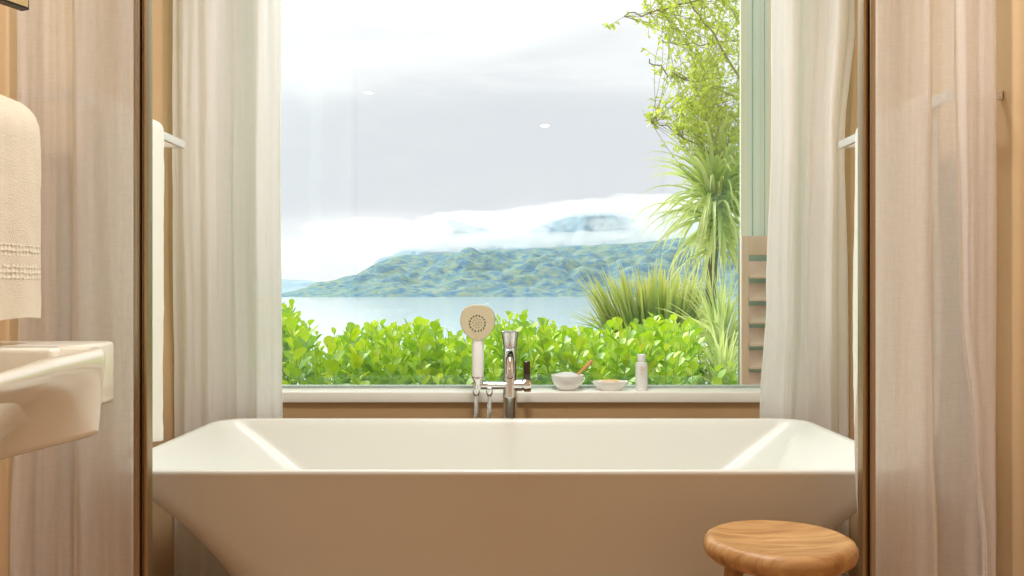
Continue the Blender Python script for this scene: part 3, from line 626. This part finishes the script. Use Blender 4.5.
# ---------------------------------------------------------------- planting
def leaf_shape(L_, W, cup=.15, n=5):
    """obovate leaf along +Y, midrib folded; returns verts, faces"""
    vs = [(0, 0, 0)]; fs = []
    prof = [(.25, .55), (.5, .95), (.75, .95), (.92, .55)]
    for t_, w_ in prof:
        z = -cup*L_*t_*t_; vs += [(-W/2*w_, L_*t_, z+W*.12*w_), (0, L_*t_, z), (W/2*w_, L_*t_, z+W*.12*w_)]
    vs.append((0, L_, -cup*L_))
    fs += [(0, 2, 1), (0, 3, 2)]
    for i in range(len(prof)-1):
        a, b = 1+3*i, 4+3*i; fs += [(a, a+1, b+1, b), (a+1, a+2, b+2, b+1)]
    a = 1+3*(len(prof)-1); fs += [(a, a+1, len(vs)-1), (a+1, a+2, len(vs)-1)]
    return vs, fs
class Foliage:
    def __init__(s): s.v = []; s.f = []; s.r = []; s.t = []
    def leaf(s, pos, d, up, L_, W, cup, rnd):
        d = d.normalized(); x = d.cross(up); x = x.normalized() if x.length > 1e-4 else d.orthogonal().normalized(); z = x.cross(d)
        vs, fs = leaf_shape(L_, W, cup); b = len(s.v)
        for v in vs: s.v.append(pos+x*v[0]+d*v[1]+z*v[2]); s.t.append(v[1]/L_)
        for f in fs: s.f.append(tuple(i+b for i in f)); s.r.append(rnd)
    def blade(s, pos, d, L_, W, droop, rnd, n=8, fold=.3):
        d = d.normalized(); side = d.cross(Vector((0, 0, 1))); side = side.normalized() if side.length > 1e-3 else Vector((1, 0, 0))
        side = (side+d.cross(side)*random.uniform(-.7, .7)).normalized(); p = pos.copy(); b = len(s.v)
        for i in range(n+1):
            t_ = i/n; w_ = W*(min(1, .5+t_*3))*(1-t_**2.6)+.0006; nn_ = side.cross(d)
            s.v += [p-side*w_/2+nn_*w_*fold, p, p+side*w_/2+nn_*w_*fold]; s.t += [t_]*3
            p = p+d*(L_/n); d = (d+Vector((0, 0, -1))*droop*(t_+.15)/n*2).normalized()
        for i in range(n):
            a = b+3*i; c = a+3; s.f += [(a, a+1, c+1, c), (a+1, a+2, c+2, c+1)]; s.r += [rnd, rnd]
    def build(s, name, mat, parent, org): return mesh_obj(name, [v-org for v in s.v], s.f, mat, parent, True, s.r, s.t)
U = random.uniform
# hedge of round glossy leaves close beyond the glass
ho = Vector((.1, 4.4, 0)); hedge = root('hedge', ho, 'bright lime green round-leaved hedge just beyond the window glass', 'hedge')
fo = Foliage(); stm = MB(ho)
def htop(X, Y): return None
for i in range(760):
    Y = 3.55+1.75*random.random()**.85; px = U(255, 765); X = (px-512)/F*Y
    edge = interp([(255, 296), (290, 306), (318, 334), (345, 332), (380, 326), (440, 328), (480, 334), (500, 318), (560, 322), (600, 332), (660, 318), (700, 326), (765, 330)], px)
    top = edge + U(0, 30)*random.random() + (4.9-Y)*16*U(.4, 1)
    if random.random() < .10: top = edge-U(0, 7)
    if i % 3 == 0: top = edge+U(26, 82)
    if px > 696 and (random.random() < .75 or Y < 4.1 or px > 735): continue
    if px > 696: top += 30
    P1 = P(px, top, Y); hgt = U(.28, .5); lean = Vector((U(-.25, .25), U(-.25, .25), 1)).normalized()
    base_ = P1-lean*hgt; stm.tube([Vector((base_.x*1.0, base_.y, max(-.05, base_.z-.5))), base_, P1], [.004, .003, .0015], 5)
    nl = int(hgt/.026); ga = U(0, 6.28); sz = U(.75, 1.2)
    for j in range(nl):
        t_ = j/nl; pos = base_+lean*hgt*(.1+.9*t_); ga += 2.4; el = .35+.8*t_+U(-.2, .2)
        d = Vector((math.cos(ga)*math.cos(el), math.sin(ga)*math.cos(el), math.sin(el)))
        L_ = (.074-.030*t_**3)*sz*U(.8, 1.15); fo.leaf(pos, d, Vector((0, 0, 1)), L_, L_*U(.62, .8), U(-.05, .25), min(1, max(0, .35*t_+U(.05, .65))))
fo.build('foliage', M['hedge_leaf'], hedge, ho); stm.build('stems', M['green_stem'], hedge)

# cabbage tree
co = Vector(((713-512)/F*6.0, 6.0, -.05)); cab = root('cabbage_tree', co, 'tall cabbage tree with drooping strap leaves right of the spiky flax', 'tree')
crown = P(716, 205, 6.0)
MB(co).tube([co, Vector((co.x+.01, 6.0, .5)), Vector((co.x-.01, 6.02, 1.0)), crown, crown+Vector((0, 0, .12))], [.05, .04, .034, .034, .01], 14).build('trunk', M['bark'], cab)
fo = Foliage()
for i in range(270):
    el = math.radians(U(-35, 85)); az = U(0, 6.28); d = Vector((math.cos(az)*math.cos(el), math.sin(az)*math.cos(el), math.sin(el)))
    fo.blade(crown+Vector((U(-.03, .03), U(-.03, .03), U(-.12, .12))), d, U(.40, .64), U(.022, .034), U(.9, 2.2) if el > 0 else U(.8, 1.8), random.random())
for i in range(60):                                            # skirt of hanging leaves below the crown
    az = U(0, 6.28); fo.blade(crown+Vector((0, 0, U(-.3, -.1))), Vector((math.cos(az), math.sin(az), -.3)), U(.35, .6), .02, U(1.6, 2.6), U(.5, 1))
fo.build('strap_leaves', M['strap_leaf'], cab, co)
# low young cabbage plants
for j, (px, py, Y, n_, L0, L1, lab) in enumerate(((722, 352, 5.5, 200, .35, .58, 'young pale cabbage plant fanning out at the foot of the cabbage tree'),
                                     (690, 330, 7.2, 120, .35, .55, 'grey-green strap-leaved plant tucked between the flax and the cabbage tree'),
                                     (722, 392, 4.7, 120, .30, .46, 'nearest low strap-leaved plant, close to the glass beside the shutter'))):
    c = P(px, py, Y); yo = Vector((c.x, c.y, -.05)); yr = root('young_cabbage_tree', yo, lab, 'plant')
    MB(yo).tube([yo, c], [.03, .025], 10).build('trunk', M['bark'], yr); fo = Foliage()
    for i in range(n_):
        el = math.radians(U(-5, 85)); az = U(0, 6.28); d = Vector((math.cos(az)*math.cos(el), math.sin(az)*math.cos(el), math.sin(el)))
        fo.blade(c+Vector((U(-.03, .03), U(-.03, .03), U(-.1, .05))), d, U(L0, L1), U(.014, .022), U(.3, 1.1), random.random())
    fo.build('strap_leaves', M['strap_leaf'], yr, yo)
# flax clump
c = P(652, 356, 6.6); fl = Vector((c.x, c.y, -.05)); fr = root('flax', fl, 'upright spiky flax clump with yellow tips above the hedge', 'plant'); fo = Foliage()
for i in range(420):
    px = U(622, 682); p = P(px, U(345, 372), 6.6+U(-.18, .18)); k2 = (px-652)/30
    d = Vector((k2*.42+U(-.15, .15)-.10, U(-.28, .28), 1)); fo.blade(p, d, U(.48, .70)*(1-.06*abs(k2)), U(.020, .032), U(0, .14), random.random())
for i in range(70):
    s_ = random.choice((-1, -1, 1)); d = Vector((s_*U(.5, 1.2), U(-.4, .4), U(.5, 1))); fo.blade(P(652+s_*U(5, 25), U(345, 365), 6.55), d, U(.35, .6), U(.014, .02), U(.3, 1.0), U(.2, 1))
fo.build('sword_leaves', M['flax_leaf'], fr, fl)
MB(fl).lathe([(.0001, -.02), (.22, -.02), (.2, .15), (.12, .35), (.0001, .4)], (c.x, c.y, 0), 20, sy=.7).build('root_crown', M['bark'], fr)

# leafy tree reaching in from the upper right
to = Vector(((815-512)/F*6.2, 6.2, -.05)); tr = root('leafy_tree', to, 'airy tree with small yellow-green leaves filling the upper right of the window', 'tree')
D = 6.2
limbs = [[(815, 330, D), (808, 200, D), (812, 60, D), (800, -80, D), (770, -200, D)],
         [(810, 170, D), (775, 120, 6.1), (738, 75, 6.0), (712, 32, 6.0), (688, 0, 6.0), (660, -50, 6.1)],
         [(812, 120, D), (775, 108, 6.3), (740, 97, 6.3), (700, 85, 6.3), (668, 72, 6.2), (648, 60, 6.1)],
         [(808, 215, D), (770, 190, 6.1), (735, 165, 6.0), (705, 150, 6.0), (676, 132, 6.0), (652, 122, 6.0)],
         [(812, 60, D), (775, 20, 6.2), (735, -5, 6.1), (690, 2, 6.1), (655, 12, 6.0), (624, 15, 6.0)],
         [(770, 190, 6.1), (740, 185, 6.2), (715, 178, 6.2), (694, 170, 6.2)],
         [(812, 90, D), (780, 50, 6.5), (740, 40, 6.6), (700, 45, 6.6), (662, 42, 6.5)],
         [(810, 150, D), (780, 140, 6.5), (745, 135, 6.6), (715, 118, 6.6), (690, 105, 6.5)],
         [(800, -40, D), (760, -60, 6.4), (710, -50, 6.4), (660, -30, 6.3)]]
fo = Foliage(); br = MB(to); tk = MB(to); nodes_ = []
for li, l in enumerate(limbs):
    q = [P(*a) for a in l]
    if li == 0: q.insert(0, to)
    nseg = 24; pl = [Vector(crom([tuple(a) for a in q], i/nseg)) for i in range(nseg+1)]
    for i, p in enumerate(pl):
        if li: p += Vector((noise.noise((i*.6, li, 0)), noise.noise((i*.6, li, 4)), noise.noise((i*.6, li, 8))))*.035
    r0 = .085 if li == 0 else .009
    (tk if li == 0 else br).tube(pl, [r0*(1-.8*i/nseg)+.002 for i in range(nseg+1)], 8 if li == 0 else 6)
    if li: nodes_ += [(p, li) for p in pl[3:]]
xl = [(-80, 640), (0, 642), (12, 622), (28, 636), (45, 640), (70, 642), (95, 645), (118, 646), (128, 662), (145, 668), (160, 682), (185, 700), (215, 705)]
cnt = 0
while cnt < 470:
    py = U(-60, 205); px = U(620, 775); lim = interp(xl, py)
    if px < lim: continue
    dens = min(1, .18+(px-lim)/70)
    if noise.noise((px*.035, py*.035, 4.2)) < -.06-.2*(dens-.5) or random.random() > dens: continue
    tgt = P(px, py, U(5.7, 6.7))
    if cnt % 7 == 0: tgt = random.choice([a for a in nodes_ if (a[0].x/a[0].y*F+512) < 760])[0]+Vector((U(-.14, .1), U(-.1, .1), U(-.1, .14))); nb = min(nodes_, key=lambda a: (a[0]-tgt).length)[0]
    dvec = tgt-nb
    if dvec.length > .75: continue
    mid = nb+dvec*.5+Vector((U(-.05, .05), U(-.05, .05), U(-.02, .06)))
    tw = [Vector(crom([tuple(nb), tuple(mid), tuple(tgt)], i/6)) for i in range(7)]
    br.tube(tw, [.0022-.0002*i for i in range(7)], 4, cap=False); cnt += 1
    dd = (tgt-mid).normalized()
    for j in range(17):
        t_ = .3+.7*j/16; pos = Vector(crom([tuple(nb), tuple(mid), tuple(tgt)], t_)); a = Vector((U(-1, 1), U(-1, 1), U(-.6, .9))).normalized()
        L_ = U(.030, .048); fo.leaf(pos, (dd*.6+a), Vector((U(-.5, .5), U(-.5, .5), 1)), L_, L_*U(.42, .55), U(0, .2), random.random())
tk.build('trunk', M['bark'], tr); br.build('branches', M['twig'], tr); fo.build('leaves', M['tree_leaf'], tr, to)

# louvred shutter and boarded wall outside, right of the pane
SX0 = (741-512)/F*3.55; zt_, zb_ = P(0, 236, 3.55).z, .45
so_ = Vector((SX0, 3.55, zb_)); sr = root('louvred_shutter', so_, 'pinkish timber louvred shutter outside, at the right edge of the window', 'shutter')
x1s = SX0+.42
fr_ = MB(so_).box(SX0, SX0+.028, 3.54, 3.57, zb_, zt_, r=.002).box(x1s-.03, x1s, 3.54, 3.57, zb_, zt_, r=.002).box(SX0+.028, x1s-.03, 3.54, 3.57, zt_-.075, zt_, r=.002).box(SX0+.028, x1s-.03, 3.54, 3.57, zb_, zb_+.07, r=.002)
fr_.build('shutter_frame', M['shutter'], sr)
k = 0; z = zt_-.085
while z-.09 > zb_+.05:
    zc = z-.045; yb = 3.575
    vs = [(SX0+.029, 3.535, zc-.036), (x1s-.031, 3.535, zc-.036), (x1s-.031, 3.61, zc+.026), (SX0+.029, 3.61, zc+.026)]
    vs += [(a, b_, c_+.008) for a, b_, c_ in vs]
    MB(so_).add(vs, BF).build('louvre', M['shutter'], sr, sm=False); z -= .0885
MB(so_).box(SX0+.005, x1s, 3.615, 3.62, zb_, zt_-.005).build('backing', M['shutter_dark'], sr, sm=False)
m, t, out = newmat('boards_with_reflection'); kk = t.links.new; b = nn(t, 'ShaderNodeBsdfPrincipled', inputs={'Roughness': .7}); kk(b.outputs[0], out.inputs[0]); tc = nn(t, 'ShaderNodeTexCoord'); mp = nn(t, 'ShaderNodeMapping'); mp.inputs['Scale'].default_value = (30, 1, .05); kk(tc.outputs['Object'], mp.inputs[0])
n_ = nn(t, 'ShaderNodeTexNoise', inputs={'Scale': 1.6, 'Detail': 3.0}); kk(mp.outputs[0], n_.inputs['Vector']); r = ramp(t, [(.3, (.62, .76, .70)), (.5, (.78, .86, .78)), (.62, (.86, .82, .66)), (.75, (.68, .78, .74))]); kk(n_.outputs[0], r.inputs[0]); kk(r.outputs[0], b.inputs['Base Color'])  # stripes in the board colour imitate the curtain reflected in the pane
ew = MB(); x = SX0+.022
while x < SX0+.7:
    ew.box(x, x+.046, 3.64, 3.66, -.05, 2.9, r=.002); x += .048
o = struct(ew.build('wall_outside', m))
